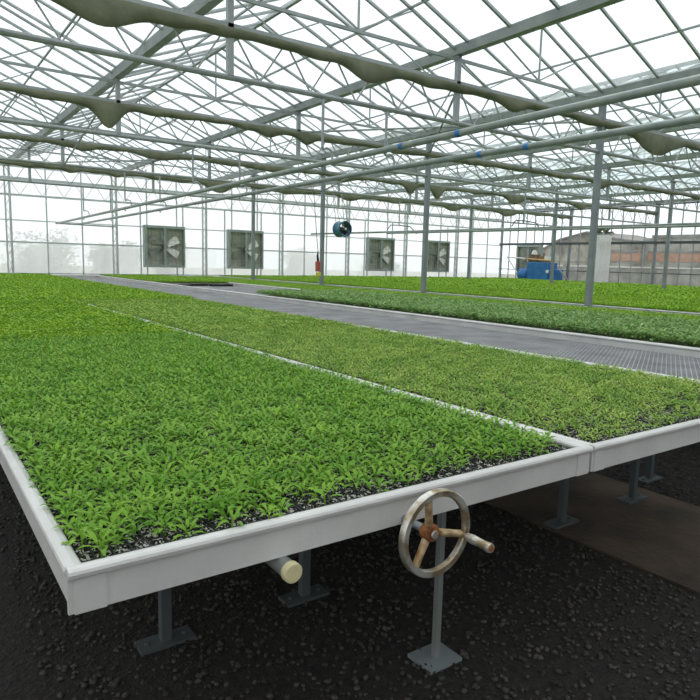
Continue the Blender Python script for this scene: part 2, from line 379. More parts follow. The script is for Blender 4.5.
# ---------------------------------------------------------------- seedlings
def leaf_hi(az,L,w,h,a,b,lean=0):
    ts=[0,.28,.6,1]; ws=[.08,.85,.8,0]; v=[];f=[]
    c,s=math.cos(az),math.sin(az)
    for t,ww in zip(ts,ws):
        r=.01+L*t*(1-.12*t); z=h+L*(a*t-b*t*t)
        if t in(0,1): v.append((r*c,r*s,z))
        else:
            hw=w*ww/2; v+= [(r*c-hw*s,r*s+hw*c,z+hw*.35),(r*c,r*s,z),(r*c+hw*s,r*s-hw*c,z+hw*.35)]
    f=[(0,2,1),(0,3,2),(1,2,5,4),(2,3,6,5),(4,5,7),(5,6,7)]
    return v,f
def leaf_lo(az,L,w,h,a,b):
    c,s=math.cos(az),math.sin(az); hw=w/2; r=L*.45; z=h+L*(a*.45-b*.2)
    return [(0,0,h),(r*c-hw*s,r*s+hw*c,z),(L*c,L*s,h+L*(a-b)),(r*c+hw*s,r*s-hw*c,z-.15*hw)],[(0,3,2,1)]
def plant(fn,n,H,L,w,stem=True):
    V=[];F=[]; a0=random.uniform(0,6.28)
    if stem:
        q=.003; V+=[(-q,-q,-.01),(q,-q,-.01),(0,q,-.01),(-q,-q,H*.9),(q,-q,H*.9),(0,q,H*.9)]; F+=[(0,1,4,3),(1,2,5,4),(2,0,3,5)]
    for k in range(n):
        t=k/max(1,n-1); h=H*(.45+.5*t)*random.uniform(.9,1.1); LL=L*(1-.35*t)*random.uniform(.85,1.15)
        v,f=fn(a0+2.4*k+random.uniform(-.3,.3),LL,w*(1-.25*t),h,random.uniform(.3,.75)+.45*t,random.uniform(.35,.8))
        m=len(V); V+=v; F+=[tuple(i+m for i in x) for x in f]
    return V,F
ZS=ZB+.088
def grid(x0,x1,y0,y1,sp,jit=.3,zj=0.):
    xs=np.arange(x0+.07,x1-.056,sp); ys=np.arange(y0+.05,y1-.02,sp); X,Y=np.meshgrid(xs,ys); n=X.size
    P=np.stack([X.ravel()+RNG.uniform(-jit,jit,n)*sp,Y.ravel()+RNG.uniform(-jit,jit,n)*sp,np.full(n,ZS)],1); return P[inview(P)]
near=[plant(leaf_hi,random.choice((7,8,9)),.056,.070,.021) for _ in range(10)]
mid=[plant(leaf_lo,6,.064,.088,.034,False) for _ in range(8)]
far=[plant(leaf_lo,6,.07,.10,.05,False) for _ in range(6)]
vfar=[plant(leaf_lo,4,.07,.15,.09,False) for _ in range(5)]
drk=[plant(leaf_hi,9,.14,.105,.055) for _ in range(8)]
P=grid(*B[0],Y0+.03,8.2,.056)
front=(P[:,1]<2.28)&(RNG.random(len(P))<.45); P=P[~front]
P=P[RNG.random(len(P))>.04+.42*np.clip((2.75-P[:,1])/.6,0,1)*np.clip((P[:,0]-.8)/.8,.25,1)]
dist=np.linalg.norm(P,axis=1); order=np.argsort(dist); sel=order[:300]; rest=order[300:]
protos=[]
for v,f in near:
    me=bpy.data.meshes.new('seedling'); me.from_pydata([(x*U,y*U,z*U) for x,y,z in v],[],f); me.materials.append(M['leafnear']); me.update(); protos.append(me)
first=None
for i in sel:
    if first is None: ob=bpy.data.objects.new('seedling',protos[0]); tag(ob,'bright green leafy seedling in the nearest left corner of the front bench','seedling','nearest seedlings on the front left bench'); first=ob
    else: ob=first.copy(); ob.data=protos[int(RNG.integers(0,10))]
    COL.objects.link(ob); ob.location=W(P[i]); ob.rotation_euler=(float(RNG.uniform(-.15,.15)),float(RNG.uniform(-.15,.15)),float(RNG.uniform(0,6.28)))
    k=float(RNG.uniform(.8,1.2)); ob.scale=(k,k,k)
def many(name,P,tmpl,m,label,lo=.75,hi=1.25):
    return tag(scatter(name,P,tmpl,RNG.uniform(0,6.28,len(P)),RNG.uniform(lo,hi,len(P)),m),label,'seedlings',kind='stuff')
many('seedling_canopy',P[rest],near,'leafnear','dense carpet of bright green seedlings on the front left bench, nearer half')
P=grid(*B[0],8.2,15,.062); P2=grid(*B[0],15,Y1,.072)
many('seedling_canopy',P,mid,'leaf','carpet of green seedlings in the middle stretch of the front left bench')
many('seedling_canopy',P2,far,'leaf','far stretch of green seedlings reaching the back wall on the front left bench')
P=grid(B[1][0],B[1][1],Y0+.03,8.2,.056); P=P[RNG.random(len(P))>.08+.5*np.clip((2.9-P[:,1])/.8,0,1)]
many('seedling_canopy',P,near,'leafmid','finer yellowish green seedlings on the near end of the second bench',.65,1.05)
P=grid(*B[1],8.2,15,.06); P2=grid(*B[1],15,Y1,.072)
many('seedling_canopy',P,mid,'leafmid','yellowish seedlings in the middle stretch of the second bench',.7,1.1)
many('seedling_canopy',P2,far,'leaf','far stretch of green seedlings on the second bench beside the grey mesh')
P=grid(B[3][0]+.05,B[3][1],Y0,17.3,.09); many('leafy_plants',P,drk,'leafdark','taller dark green leafy plants behind the empty mesh bench',.8,1.15)
P=grid(*B[3],26.2,Y1,.08); many('seedling_canopy',P,far,'leaf','green seedlings at the far left end past the empty mesh patch')
P=grid(*B[4],Y0,Y1,.075); many('seedling_canopy',P,[([(x,y,z*.7) for x,y,z in v],f) for v,f in far],'leaf','pale green seedling strip just before the row of grey posts',.6,.95)
for k,(a,b) in enumerate(B2):
    P=grid(a,b,5,Y1,.08 if k<2 else .115)
    P[:,2]+=DZ
    if k: P=P[~((np.sin(P[:,1]*.9+k*2)*np.sin(P[:,1]*.23+k)>.88))]
    many('seedling_canopy',P,far if k<2 else vfar,'leaf','green seedlings covering the %s planted bench beyond the row of posts'%OR1[k])

# ---------------------------------------------------------------- posts
PY=[10.45,17.15,23.9,30.6]
def post(x,y,label,grp):
    o=(x,y,FZ); t=thing('support_post',o,label,'post',grp)
    z=-2.23
    MB().box((x-.19,y-.19,FZ),(x+.19,y+.19,FZ+.03)).build('base_plate','darksteel',t,o)
    bevel(MB().box((x-.075,y-.075,FZ+.03),(x+.075,y+.075,4.22)).build('shaft','darksteel',t,o),.015,2)
    MB().box((x-.13,y-.13,4.22),(x+.13,y+.13,4.26)).build('top_plate','darksteel',t,o)
names=['thickest grey steel post, nearest and farthest right, rising from the benches','grey steel post second from the right, left of the dark far machine','grey steel post beside the hanging blue round fan','thin grey post in front of the second wall fan from the left']
for y,n in zip(PY,names): post(15.05,y,n,'grey posts along the benches')
for y,n in zip(PY[1:],['far row grey post at the right edge of the view','far row grey post standing in front of the blue machine','far row slim grey post left of the blue machine']): post(30.75,y,n,'grey posts along the benches')

# ---------------------------------------------------------------- trusses, screens
BAY=5.2; GX=[15.1+BAY*k for k in range(-4,6)]
rows=[3.75]+PY
def truss(y,label):
    o=(0,y,4.45); t=thing('roof_truss',o,label,'roof truss','lattice trusses carrying the roof')
    MB().box((XL,y-.05,3.77),(XR,y+.05,3.87)).build('top_chord','steel',t,o)
    MB().tube([(XL,y,3.02),(XR,y,3.02)],.05,8).build('bottom_chord','steel',t,o)
    MB().box((XL,y-.025,4.28),(XR,y+.025,4.34)).build('upper_chord','steel',t,o)
    for gx in GX:
        if gx>XL+.2: MB().box((gx-.05,y-.05,3.05),(gx+.05,y+.05,4.45)).build('gutter_stub','steel',t,o)
    for k in range(9):
        xa=GX[k]; n=10; pts=[]; p2=[]
        for i in range(n+1):
            x=xa+.06+(BAY-.12)*i/n; pts.append((x,y+.03,3.05 if i%2 else 3.80)); 
        for i in range(7):
            x=xa+.06+(BAY-.12)*i/6; p2.append((x,y-.03,3.87 if i%2 else 4.28))
        b=MB()
        for a,c in zip(pts,pts[1:]): b.bar(a,c,.024)
        b.build('zigzag_bar','steel',t,o)
        b=MB()
        for a,c in zip(p2,p2[1:]): b.bar(a,c,.022)
        # rafter pair and struts up to the ridge
        zr=5.55; xm=xa+BAY/2
        b.bar((xa,y,4.45),(xm,y,zr),.05); b.bar((xm,y,zr),(xa+BAY,y,4.45),.05)
        b.bar((xm,y,4.34),(xm,y,zr),.035); b.bar((xm,y,4.34),(xa+BAY*.25,y,4.98),.03); b.bar((xm,y,4.34),(xa+BAY*.75,y,4.98),.03)
        b.build('gable_brace','steel',t,o)
    return t
rl=['lattice roof truss nearest the camera, above the front benches','roof truss over the nearest grey post','roof truss over the second grey post from the right','roof truss over the post beside the blue round fan','roof truss over the thin post, last before the back wall']
for y,l in zip(rows,rl): truss(y,l)
sags={3.75:[(5,1,.2),(8.5,.8,.3),(13,1,.2)],
 10.45:[(2.6,.7,.3),(7.6,.6,.25),(11.6,.5,.12),(17.7,1.3,.42),(22,.8,.3)],
 17.15:[(4.45,.42,.5),(8.9,.35,.12),(10.2,.35,.2),(13.5,.6,.05),(18,1.2,.05),(25,.6,.2)],
 23.9:[(5.3,.4,.08),(7.9,.9,.12),(12.5,1.,.12),(16,.5,.15),(19.9,.42,.42),(21.6,.42,.45),(27.2,.8,.3),(33,.6,.2)],
 30.6:[(6.3,.4,.12),(8.3,.5,.12),(11.3,.4,.1),(13.2,.85,.4),(17,1.0,.15),(21,.8,.18),(24.5,.7,.12),(29,.8,.2),(34,1,.25)]}
for y,l in zip(rows,['nearest the camera','over the nearest grey post','over the second grey post','sagging above the blue round fan','closest to the back wall']):
    xs=np.arange(GX[1],XR-.1,.11); n=14; vs=[];fs=[]
    for i,x in enumerate(xs):
        s=sum(d*math.exp(-((x-c)/w)**2*1.6) for c,w,d in sags[y])+.03*max(0,math.sin(x*2.3+3*y))+.012*math.sin(x*7.1)
        q=.5+.5*math.sin(x*1.7+y)*math.sin(x*.63+2*y); hh=.062+.03*q+s/2; th=(.085+.03*q)/(1+s*.8); cz=3.81-hh
        for k in range(n):
            a=2*math.pi*k/n; r=1+.05*math.sin(3*a+x*4); vs.append((x,y-.03+th*math.cos(a)*r,cz+hh*math.sin(a)))
    m=len(xs)
    for i in range(m-1):
        for k in range(n): fs.append((i*n+k,i*n+(k+1)%n,(i+1)*n+(k+1)%n,(i+1)*n+k))
    fs+=[tuple(range(n)),tuple(range((m-1)*n,m*n))]
    tag(MB().add(vs,fs).build('rolled_shade_cloth','screen',None,(0,y,3.8),True),'rolled olive grey shade cloth drooping from the roof truss '+l,'shade cloth','rolled shade cloths under the trusses')

# ---------------------------------------------------------------- ceiling: gutters, ridges, glazed slopes
ce=bpy.data.objects.new('ceiling',None); COL.objects.link(ce); ce.location=W((0,0,4.45)); struct(ce); oc=(0,0,4.45); ZG,ZR=4.45,5.55
for gx in GX:
    MB().sweep([(-.14,.12),(-.11,.12),(-.07,.02),(.07,.02),(.11,.12),(.14,.12),(.09,-.06),(-.09,-.06)],(gx,YF,ZG),(gx,YB,ZG),((1,0,0),(0,0,1))).build('gutter','steel',ce,oc)
for k in range(9):
    xa=GX[k]; xm=xa+BAY/2
    MB().box((xm-.04,YF,ZR-.03),(xm+.04,YB,ZR+.06)).build('ridge_beam','steel',ce,oc)
    for s in (0,1):
        x0,x1=(xa+.12,xm-.03) if s==0 else (xa+BAY-.12,xm+.03)
        p=MB().add([(x0,YF,ZG+.1),(x0,YB,ZG+.1),(x1,YB,ZR),(x1,YF,ZR)],[(0,1,2,3)]).build('roof_pane','glass',ce,oc)
        b=MB(); y=YF+.3
        while y<YB:
            b.bar((x0,y,ZG+.1),(x1,y,ZR),.05,.06); y+=1.12
        xm2=(x0+x1)/2; b.bar((xm2,YF,(ZG+ZR)/2+.03),(xm2,YB,(ZG+ZR)/2+.03),.04)
        b.build('glazing_bars','steel',p,oc)
# longitudinal wind braces
br=0
for (a,b_) in [((4.75,23.9,3.8),(9.95,30.6,3.8)),((9.95,23.9,3.8),(4.75,30.6,3.8)),((9.95,10.45,3.8),(15.1,17.15,3.8)),((15.1,10.45,3.8),(9.95,17.15,3.8)),((20.3,17.15,3.8),(25.5,23.9,3.8)),((25.5,17.15,3.8),(20.3,23.9,3.8)),((15.1,30.6,3.8),(20.3,37.2,3.8)),((20.3,30.6,3.8),(15.1,37.2,3.8)),((4.75,17.15,4.4),(4.75,23.9,3.05)),((15.1,17.15,4.4),(15.1,23.9,3.05))]:
    MB().tube([a,b_],.028,6).build('wind_brace','steel',ce,oc)

# ---------------------------------------------------------------- back wall
wb=bpy.data.objects.new('wall_back',None); COL.objects.link(wb); wb.location=W((0,YB,FZ)); struct(wb); ob_=(0,YB,FZ)
MB().box((XL,YB-.06,FZ),(XR,YB+.06,FZ+.5)).build('plinth','shed2',wb,ob_)
for k in range(9):
    xa=GX[k]; xb=GX[k+1]
    # upper film including the gable
    MB().add([(xa,YB,.62),(xb,YB,.62),(xb,YB,4.45),((xa+xb)/2,YB,5.55),(xa,YB,4.45)],[(0,1,2,3,4)]).build('upper_film','filmhi',wb,ob_)
    n=26; m=10; vs=[];fs=[]
    for j in range(m+1):
        for i in range(n+1):
            x=xa+(xb-xa)*i/n; z=FZ+.5+(.62-FZ-.5)*j/m
            vs.append((x,YB+.05*math.sin(i*1.9+j*.7+k)*math.sin(j*.5+i*.3)*(1-j/m+.2),z))
    for j in range(m):
        for i in range(n): q=j*(n+1)+i; fs.append((q,q+1,q+n+2,q+n+1))
    MB().add(vs,fs).build('lower_film','filmlo',wb,ob_,True)
for z,r in ((.62,.04),(1.72,.028),(2.98,.05),(3.8,.06),(-.98,.03),(4.4,.05)):
    MB().box((XL,YB-.12-r,z-r),(XR,YB-.12+r,z+r)).build('rail','hazed_wallsteel',wb,ob_)
for gx in GX[1:-1]:
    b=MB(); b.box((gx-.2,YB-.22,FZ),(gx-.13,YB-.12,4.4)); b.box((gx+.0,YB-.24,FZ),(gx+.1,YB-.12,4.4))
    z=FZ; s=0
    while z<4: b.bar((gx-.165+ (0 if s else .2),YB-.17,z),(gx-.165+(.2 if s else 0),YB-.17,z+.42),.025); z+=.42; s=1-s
    b.build('wall_post','hazed_wallsteel',wb,ob_)
    for q in (1,2):
        MB().box((gx+BAY*q/3-.03,YB-.15,FZ),(gx+BAY*q/3+.03,YB-.06,4.9 if q else 4)).build('mullion','hazed_wallsteel',wb,ob_)
    z0=3.05
    b=MB(); n=10
    for i in range(n):
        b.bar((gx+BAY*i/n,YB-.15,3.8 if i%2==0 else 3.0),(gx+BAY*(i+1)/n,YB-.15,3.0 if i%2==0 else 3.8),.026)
    b.build('zigzag_bar','hazed_wallsteel',wb,ob_)
# ---------------------------------------------------------------- right wall (clear), left wall
wr=bpy.data.objects.new('wall_right',None); COL.objects.link(wr); wr.location=W((XR,0,FZ)); struct(wr); orr=(XR,0,FZ)
MB().add([(XR,YF,FZ+.4),(XR,YB,FZ+.4),(XR,YB,4.45),(XR,YF,4.45)],[(0,1,2,3)]).build('clear_glazing','glassw',wr,orr)
MB().box((XR-.06,YF,FZ),(XR+.06,YB,FZ+.4)).build('plinth','shed2',wr,orr)
for z,r in ((1.82,.085),(3.0,.04),(-.2,.03),(4.3,.05)): MB().box((XR-.16-r,YF,z-r),(XR-.16+r,YB,z+r)).build('rail','legsteel',wr,orr)
y=YB-.15; i=0
while y>YF:
    r=.08 if i%8==0 else .025
    MB().box((XR-.12-r,y-r,FZ),(XR-.06,y+r,4.4)).build('wall_post' if i%8==0 else 'mullion','darksteel' if i%8==0 else 'steel',wr,orr); y-=.84; i+=1
wl=bpy.data.objects.new('wall_left',None); COL.objects.link(wl); wl.location=W((XL,0,FZ)); struct(wl); ol=(XL,0,FZ)
MB().add([(XL,YF,FZ),(XL,YB,FZ),(XL,YB,4.45),(XL,YF,4.45)],[(0,1,2,3)]).build('film_sheet','filmhi',wl,ol)
y=YB-.15
while y>YF: MB().box((XL+.02,y-.04,FZ),(XL+.12,y+.04,4.4)).build('mullion','steel',wl,ol); y-=3.36
wf=bpy.data.objects.new('wall_front_blocker',None); COL.objects.link(wf); wf.location=W((0,YF,FZ)); struct(wf); of=(0,YF,FZ)  # unseen wall with a dark pad, added to cut low light from behind the camera
MB().box((XL,YF-.2,FZ),(XR,YF,FZ+1.2)).build('plinth','shed2',wf,of)
MB().box((XL,YF-.25,FZ+1.2),(XR,YF,3.6)).build('light_blocking_pad','brown',wf,of)
MB().box((XL,YF-.25,3.6),(XR,YF+.05,3.8)).build('blocking_pad_frame','steel',wf,of)
# white bundled curtain at right wall
n=70; vs=[];fs=[]
for th in (0,1):
    for j,z in enumerate((FZ+.02,2.38)):
        for i in range(n+1):
            y=26.85+1.15*i/n; x=XR-.42+.09*math.sin(i*.72)+.03*math.sin(i*1.9)-.02*th; vs.append((x,y,z))
q=n+1
for i in range(n):
    fs+=[(i,i+1,q+i+1,q+i),(2*q+i,3*q+i,3*q+i+1,2*q+i+1),(q+i,q+i+1,3*q+i+1,3*q+i),(i,2*q+i,2*q+i+1,i+1)]
fs+=[(0,q,3*q,2*q),(n,2*q+n,3*q+n,q+n)]
t=thing('plastic_curtain',(XR-.42,27.4,FZ),'gathered white plastic curtain standing upright against the clear right wall','curtain'); oo=(XR-.42,27.4,FZ)
MB().add(vs,fs).build('sheet','curtain',t,oo)
MB().tube([(XR-.42,26.6,2.45),(XR-.42,28.25,2.45)],.05,8).build('curtain_rod','steel',t,oo)
b=MB()
for k in range(30):
    y=26.8+random.uniform(0,1.25); b.lathe([(0,-.08),(.09,-.03),(.1,.04),(0,.09)],(XR-.42+random.uniform(-.1,.1),y,2.52+random.uniform(-.02,.35)),'z',7)
b.build('bunched_netting','screen',t,oo)

# ---------------------------------------------------------------- wall fans
def wall_fan():
    o=(0,0,0); t=thing('wall_fan',o,'','fan','big square exhaust fans on the walls'); h=1.18
    b=MB()
    for a,c in (((-h,-.34,-h),(-h+.15,0,h)),((h-.09,-.34,-h),(h,0,h)),((-h+.15,-.34,h-.15),(h-.09,0,h)),((-h+.15,-.34,-h),(h-.09,0,-h+.12))): b.box(a,c)
    b.build('casing','fanframe',t,o)
    b=MB(); b.box((-h+.15,-.04,-h+.12),(h-.09,-.02,h-.15))
    z=-h+.14
    while z<h-.24:
        b.add([(-h+.15,-.05,z),(h-.09,-.05,z),(h-.09,-.11,z+.13),(-h+.15,-.11,z+.13),(-h+.15,-.04,z),(h-.09,-.04,z),(h-.09,-.10,z+.13),(-h+.15,-.10,z+.13)],[(0,1,2,3),(7,6,5,4),(3,2,6,7),(0,4,5,1)]); z+=.16
    b.build('shutter','fandark',t,o)
    for k in range(6):
        a=math.radians(30+60*k); c,s=math.cos(a),math.sin(a); b=MB(); tw=.11
        P=[]
        for r,w,tt in ((.16,.11,.10),(.55,.19,.07),(.93,.23,.04)):
            P+=[(r*c-w*s,-.2+tt,r*s+w*c),(r*c+w*s,-.2-tt,r*s-w*c)]
        Q=[(x,y+.012,z) for x,y,z in P]
        f=[(0,1,3,2),(2,3,5,4),(7,6,8,9),(9,8,10,11),(0,2,8,6),(2,4,10,8),(3,1,7,9),(5,3,9,11),(4,5,11,10),(1,0,6,7)]
        b.add(P+Q,f).build('blade','blade' if k in (0,5) else 'blade_shaded',t,o)
    MB().lathe([(0,-.32),(.12,-.32),(.15,-.28),(.15,-.12),(0,-.12)],(0,0,0),'y',16).build('hub','hub',t,o,True)
    MB().box((-.07,-.33,-h+.12),(.07,-.29,h-.15)).build('motor_strut','fanframe',t,o)
    b=MB()
    for i in range(1,9):
        v=-h+.15+i*(2*h-.24)/9; b.bar((v,-.335,-h+.12),(v,-.335,h-.15),.009); b.bar((-h+.15,-.335,v),(h-.09,-.335,v),.009)
    b.build('guard_wires','hub',t,o)
    return t
f0=wall_fan()
FN=[(12.52,'leftmost square wall fan with one bright blade'),(17.6,'square wall fan partly behind the thin grey post, second from left'),(28.15,'square wall fan just right of the hanging blue fan'),(33.6,'square wall fan beside the second grey post, rightmost on the back wall')]
for k,(x,l) in enumerate(FN):
    t=f0 if k==0 else copy_tree(f0); t.location=W((x,YB-.24,.63)); t['label']=l
t=copy_tree(f0); t.location=W((XR-.2,34.0,.55)); t.rotation_euler=(0,0,-math.pi/2); t['label']='square grey fan on the right wall behind the blue machine'
# fan support uprights
for k,(x,l) in enumerate(FN):
    for s,j in ((-1.30,'left'),(1.16,'right')):
        u=MB().box((x+s-.035,YB-.3,FZ+.0),(x+s+.035,YB-.24,3.0)).build('fan_upright','hazed_wallsteel',wb,ob_)

# ---------------------------------------------------------------- overhead pipes and hangers
def opipe(name,pts,r,label,grp):
    o=pts[-1]; return tag(MB().tube(pts,r,14).build(name,'pipe',None,o,True),label,'pipe',grp)
PA=[(6.25,1.0,1.81),(6.39,5.93,1.81),(6.55,10.45,1.81),(6.88,37.0,1.645)]
PB=[(7.83,1.5,1.81),(7.91,4.68,1.81),(8.03,10.45,1.865),(7.93,36.9,1.66)]
t=thing('boom_rail',PA[2],'upper left of the two long pipes crossing overhead from the left wall area','pipe','long overhead boom rails'); MB().tube(PA,.05,14).build('pipe','pipe',t,PA[2],True)
for q in (7.95,6.65):
    c_=Vector(PA[1]).lerp(Vector(PA[2]),(q-5.93)/4.52); MB().tube([c_,c_+Vector((.003,.09,0))],.054,14).build('blue_tape','mblue',t,PA[2],True)
t=thing('boom_rail',PB[2],'lower right of the two long pipes crossing overhead, ending right of the first','pipe','long overhead boom rails'); MB().tube(PB,.05,14).build('pipe','pipe',t,PB[2],True)
for q in (7.75,6.75):
    c_=Vector(PB[1]).lerp(Vector(PB[2]),(q-4.68)/5.77); MB().tube([c_,c_+Vector((.002,.09,.001))],.054,14).build('blue_tape','mblue',t,PB[2],True)
opipe('end_pipe',[(6.8,36.98,1.65),(9.9,37.0,1.62)],.035,'short cross pipe joining the far ends of the overhead rails','long overhead boom rails')
PC=[(20.3,8.0,1.5),(20.0,11.5,1.5),(18.4,30.6,1.5)]; PD=[(21.6,8.0,1.38),(21.2,11.5,1.38),(19.0,30.6,1.38)]
opipe('boom_rail',[(20.9,6.,1.5),(20.7,11.9,1.5),(18.55,30.6,1.5)],.045,'upper of the paired pipes behind the blue round fan','far overhead boom rails')
opipe('boom_rail',[(21.0,6.,1.42),(20.4,12.3,1.42),(18.9,24.3,1.42)],.04,'lower of the paired pipes right of the blue round fan','far overhead boom rails')
def lerp(P,y):
    for a,b in zip(P,P[1:]):
        if a[1]<=y<=b[1]: k=(y-a[1])/(b[1]-a[1]); return tuple(a[i]+(b[i]-a[i])*k for i in range(3))
HN=0
for P_,nm in ((PA,'left overhead pipe'),(PB,'right overhead pipe')):
    for j,y in enumerate(rows):
        if y<5: continue
        p=Vector(lerp(P_,y)); o=(p.x,y,3.0); t=thing('pipe_hanger',o,'thin hooked rod holding the %s, %s from the camera'%(nm,ORD[j-1]),'hanger','rods holding the overhead pipes')
        MB().tube([(p.x,y,2.98),(p.x,y,p.z+.30)],.028,8).build('rod','steel',t,o,True)
        hk=[(p.x,y,p.z+.30)]+[(p.x+.10+.13*math.cos(a),y,p.z+.17+.13*math.sin(a)) for a in (math.radians(q) for q in (130,90,45,0,-30,-60))]+[(p.x+.02,y,p.z+.03)]
        MB().tube(hk,.022,8).build('hook','steel',t,o,True)
        MB().tube([(p.x,y,p.z-.06),(p.x,y,p.z-.11)],.03,8).build('clamp_nut','steel',t,o,True)
for j,y in enumerate([17.15,23.9]):
    t=thing('pipe_hanger',(20.3,y,3.0),'thin rod holding the far paired pipes, %s one'%('nearer','farther')[j],'hanger','rods holding the overhead pipes'); o=(20.3,y,3.0)
    xx=20.15 if j==0 else 19.3
    MB().tube([(xx,y,3.0),(xx,y,1.75)],.025,8).build('rod','steel',t,o); 
    MB().tube([(xx-.7,y,1.55),(xx-.5,y,1.78),(xx,y,1.80),(xx+.7,y,1.76),(xx+1.1,y,1.45)],.022,8).build('looped_hose','dark',t,o)

# ---------------------------------------------------------------- hanging blue fan
c=(15.78,23.45,1.43); o=(c[0],c[1],1.1)
t=thing('circulation_fan',o,'round blue fan hanging from thin rods between the posts','fan')
MB().lathe([(.30,.27),(.33,.27),(.345,.24),(.32,.2),(.32,-.2),(.345,-.24),(.33,-.27),(.30,-.27),(.30,.27)],c,'y',40).build('barrel','blue',t,o,True)
MB().lathe([(0,-.02),(.09,-.02),(.09,.22),(0,.22)],c,'y',16).build('motor','hub',t,o,True)
for k in range(5):
    a=math.radians(72*k+20); cc,s=math.cos(a),math.sin(a)
    b=MB(); P=[]
    for r,w,q in ((.06,.05,.05),(.27,.11,.03)): P+=[(c[0]+r*cc-w*s,c[1]-.06-q,c[2]+r*s+w*cc),(c[0]+r*cc+w*s,c[1]-.06+q,c[2]+r*s-w*cc)]
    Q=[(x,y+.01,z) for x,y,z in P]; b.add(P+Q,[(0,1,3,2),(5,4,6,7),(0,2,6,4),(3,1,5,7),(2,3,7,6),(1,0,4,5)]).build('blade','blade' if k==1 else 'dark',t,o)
b=MB()
for r in (.1,.17,.24,.31): 
    b.tube([(c[0]+r*math.cos(2*math.pi*k/28),c[1]-.26,c[2]+r*math.sin(2*math.pi*k/28)) for k in range(29)],.006,5)
for k in range(8):
    a=math.pi*k/4; b.bar((c[0]+.04*math.cos(a),c[1]-.26,c[2]+.04*math.sin(a)),(c[0]+.32*math.cos(a),c[1]-.26,c[2]+.32*math.sin(a)),.008)
b.build('guard','dark',t,o)
MB().lathe([(0,-.29),(.05,-.28),(.05,-.25),(0,-.25)],c,'y',12).build('guard_badge','white',t,o)
for dx in (-.22,.22): 
    for dy in (-.15,.15): MB().tube([(c[0]+dx,c[1]+dy,c[2]+.22),(c[0]+dx,23.9+(.02 if dy>0 else -.02),3.0)],.014,6).build('hanging_rod','steel',t,o)

# ---------------------------------------------------------------- small red control on a cord
x,y=14.67,23.6; o=(x,y,-.6)
t=thing('pendant_switch',o,'small red hanging pull switch with yellow bottom beside the post','switch')
bevel(MB().box((x-.10,y-.08,-.42),(x+.10,y+.08,.02)).build('body','red',t,o),.03)
MB().box((x-.07,y-.06,-.60),(x+.12,y+.06,-.44)).build('lower_grip','yellow',t,o)
MB().tube([(x,y,.02),(x-.03,y,.25),(x-.01,y,.45)],[.06,.05,.02],8).build('neck','dark',t,o)
MB().tube([(x-.01,y,.45),(x-.08,y,1.0),(x-.12,23.85,2.98)],.014,6).build('cord','dark',t,o)

# ---------------------------------------------------------------- blue machine
X0=39.5; o=(X0,32,FZ)
t=thing('seeding_machine',o,'bright blue machine with a tan pipe frame by the far right corner','machine')
bevel(MB().box((X0-.3,30.85,-1.7),(X0+.8,32.85,.38)).build('main_body','mblue',t,o),.05)
bevel(MB().box((X0-.28,30.25,-1.7),(X0+.7,30.82,-.12)).build('side_box','mblue',t,o),.05)
MB().lathe([(0,-.02),(.42,0),(.5,.1),(.5,.75),(.42,.85),(0,.87)],(X0+.1,32.9,-.58),'y',20).build('round_tank','mblue',t,o,True)
b=MB()
for yy in (30.4,32.2,33.7):
    for xx in (X0-.15,X0+.55): b.box((xx-.06,yy-.06,FZ),(xx+.06,yy+.06,-1.0))
b.build('legs','dark',t,o)
MB().box((X0-.32,31.0,.0),(X0-.3,32.6,.2)).build('front_panel','mblue',t,o)
MB().tube([(X0-.1,35.05,.76),(X0-.1,33.2,.645)],.06,10).build('white_pipe','white',t,o,True)
MB().tube([(X0-.1,33.2,.645),(X0-.1,30.77,.5)],.07,10).build('tan_pipe','tan',t,o,True)['label']='tan horizontal pipe'
MB().tube([(X0-.1,35.03,.76),(X0-.1,33.5,-.93),(X0-.1,32.9,-1.6)],.05,8).build('slanted_leg','white',t,o,True)
MB().tube([(X0,30.02,-.2),(X0-.1,28.9,-1.1),(X0-.1,28.6,-1.6)],.06,8).build('discharge_pipe','rail',t,o,True)
b=MB(); b.box((X0+.1,31.35,.38),(X0+.6,32.1,.85)); b.box((X0+.05,32.2,.38),(X0+.5,32.9,.95)); b.tube([(X0+.2,31.7,.85),(X0+.2,31.7,1.1)],.08,8)
b.build('engine','brown',t,o)
MB().lathe([(0,.32),(.12,.3),(.24,.05),(.24,0),(0,0)],(X0+.2,32.6,.97),'z',16).build('white_cap','white',t,o,True)
MB().lathe([(0,-.05),(.12,-.04),(.14,.0),(.12,.04)],(X0-.3,30.9,-.3),'x',14).build('gauge','white',t,o,True)
MB().box((X0-.1,31.0,.55),(X0+.2,31.4,.85)).build('white_box','white',t,o)

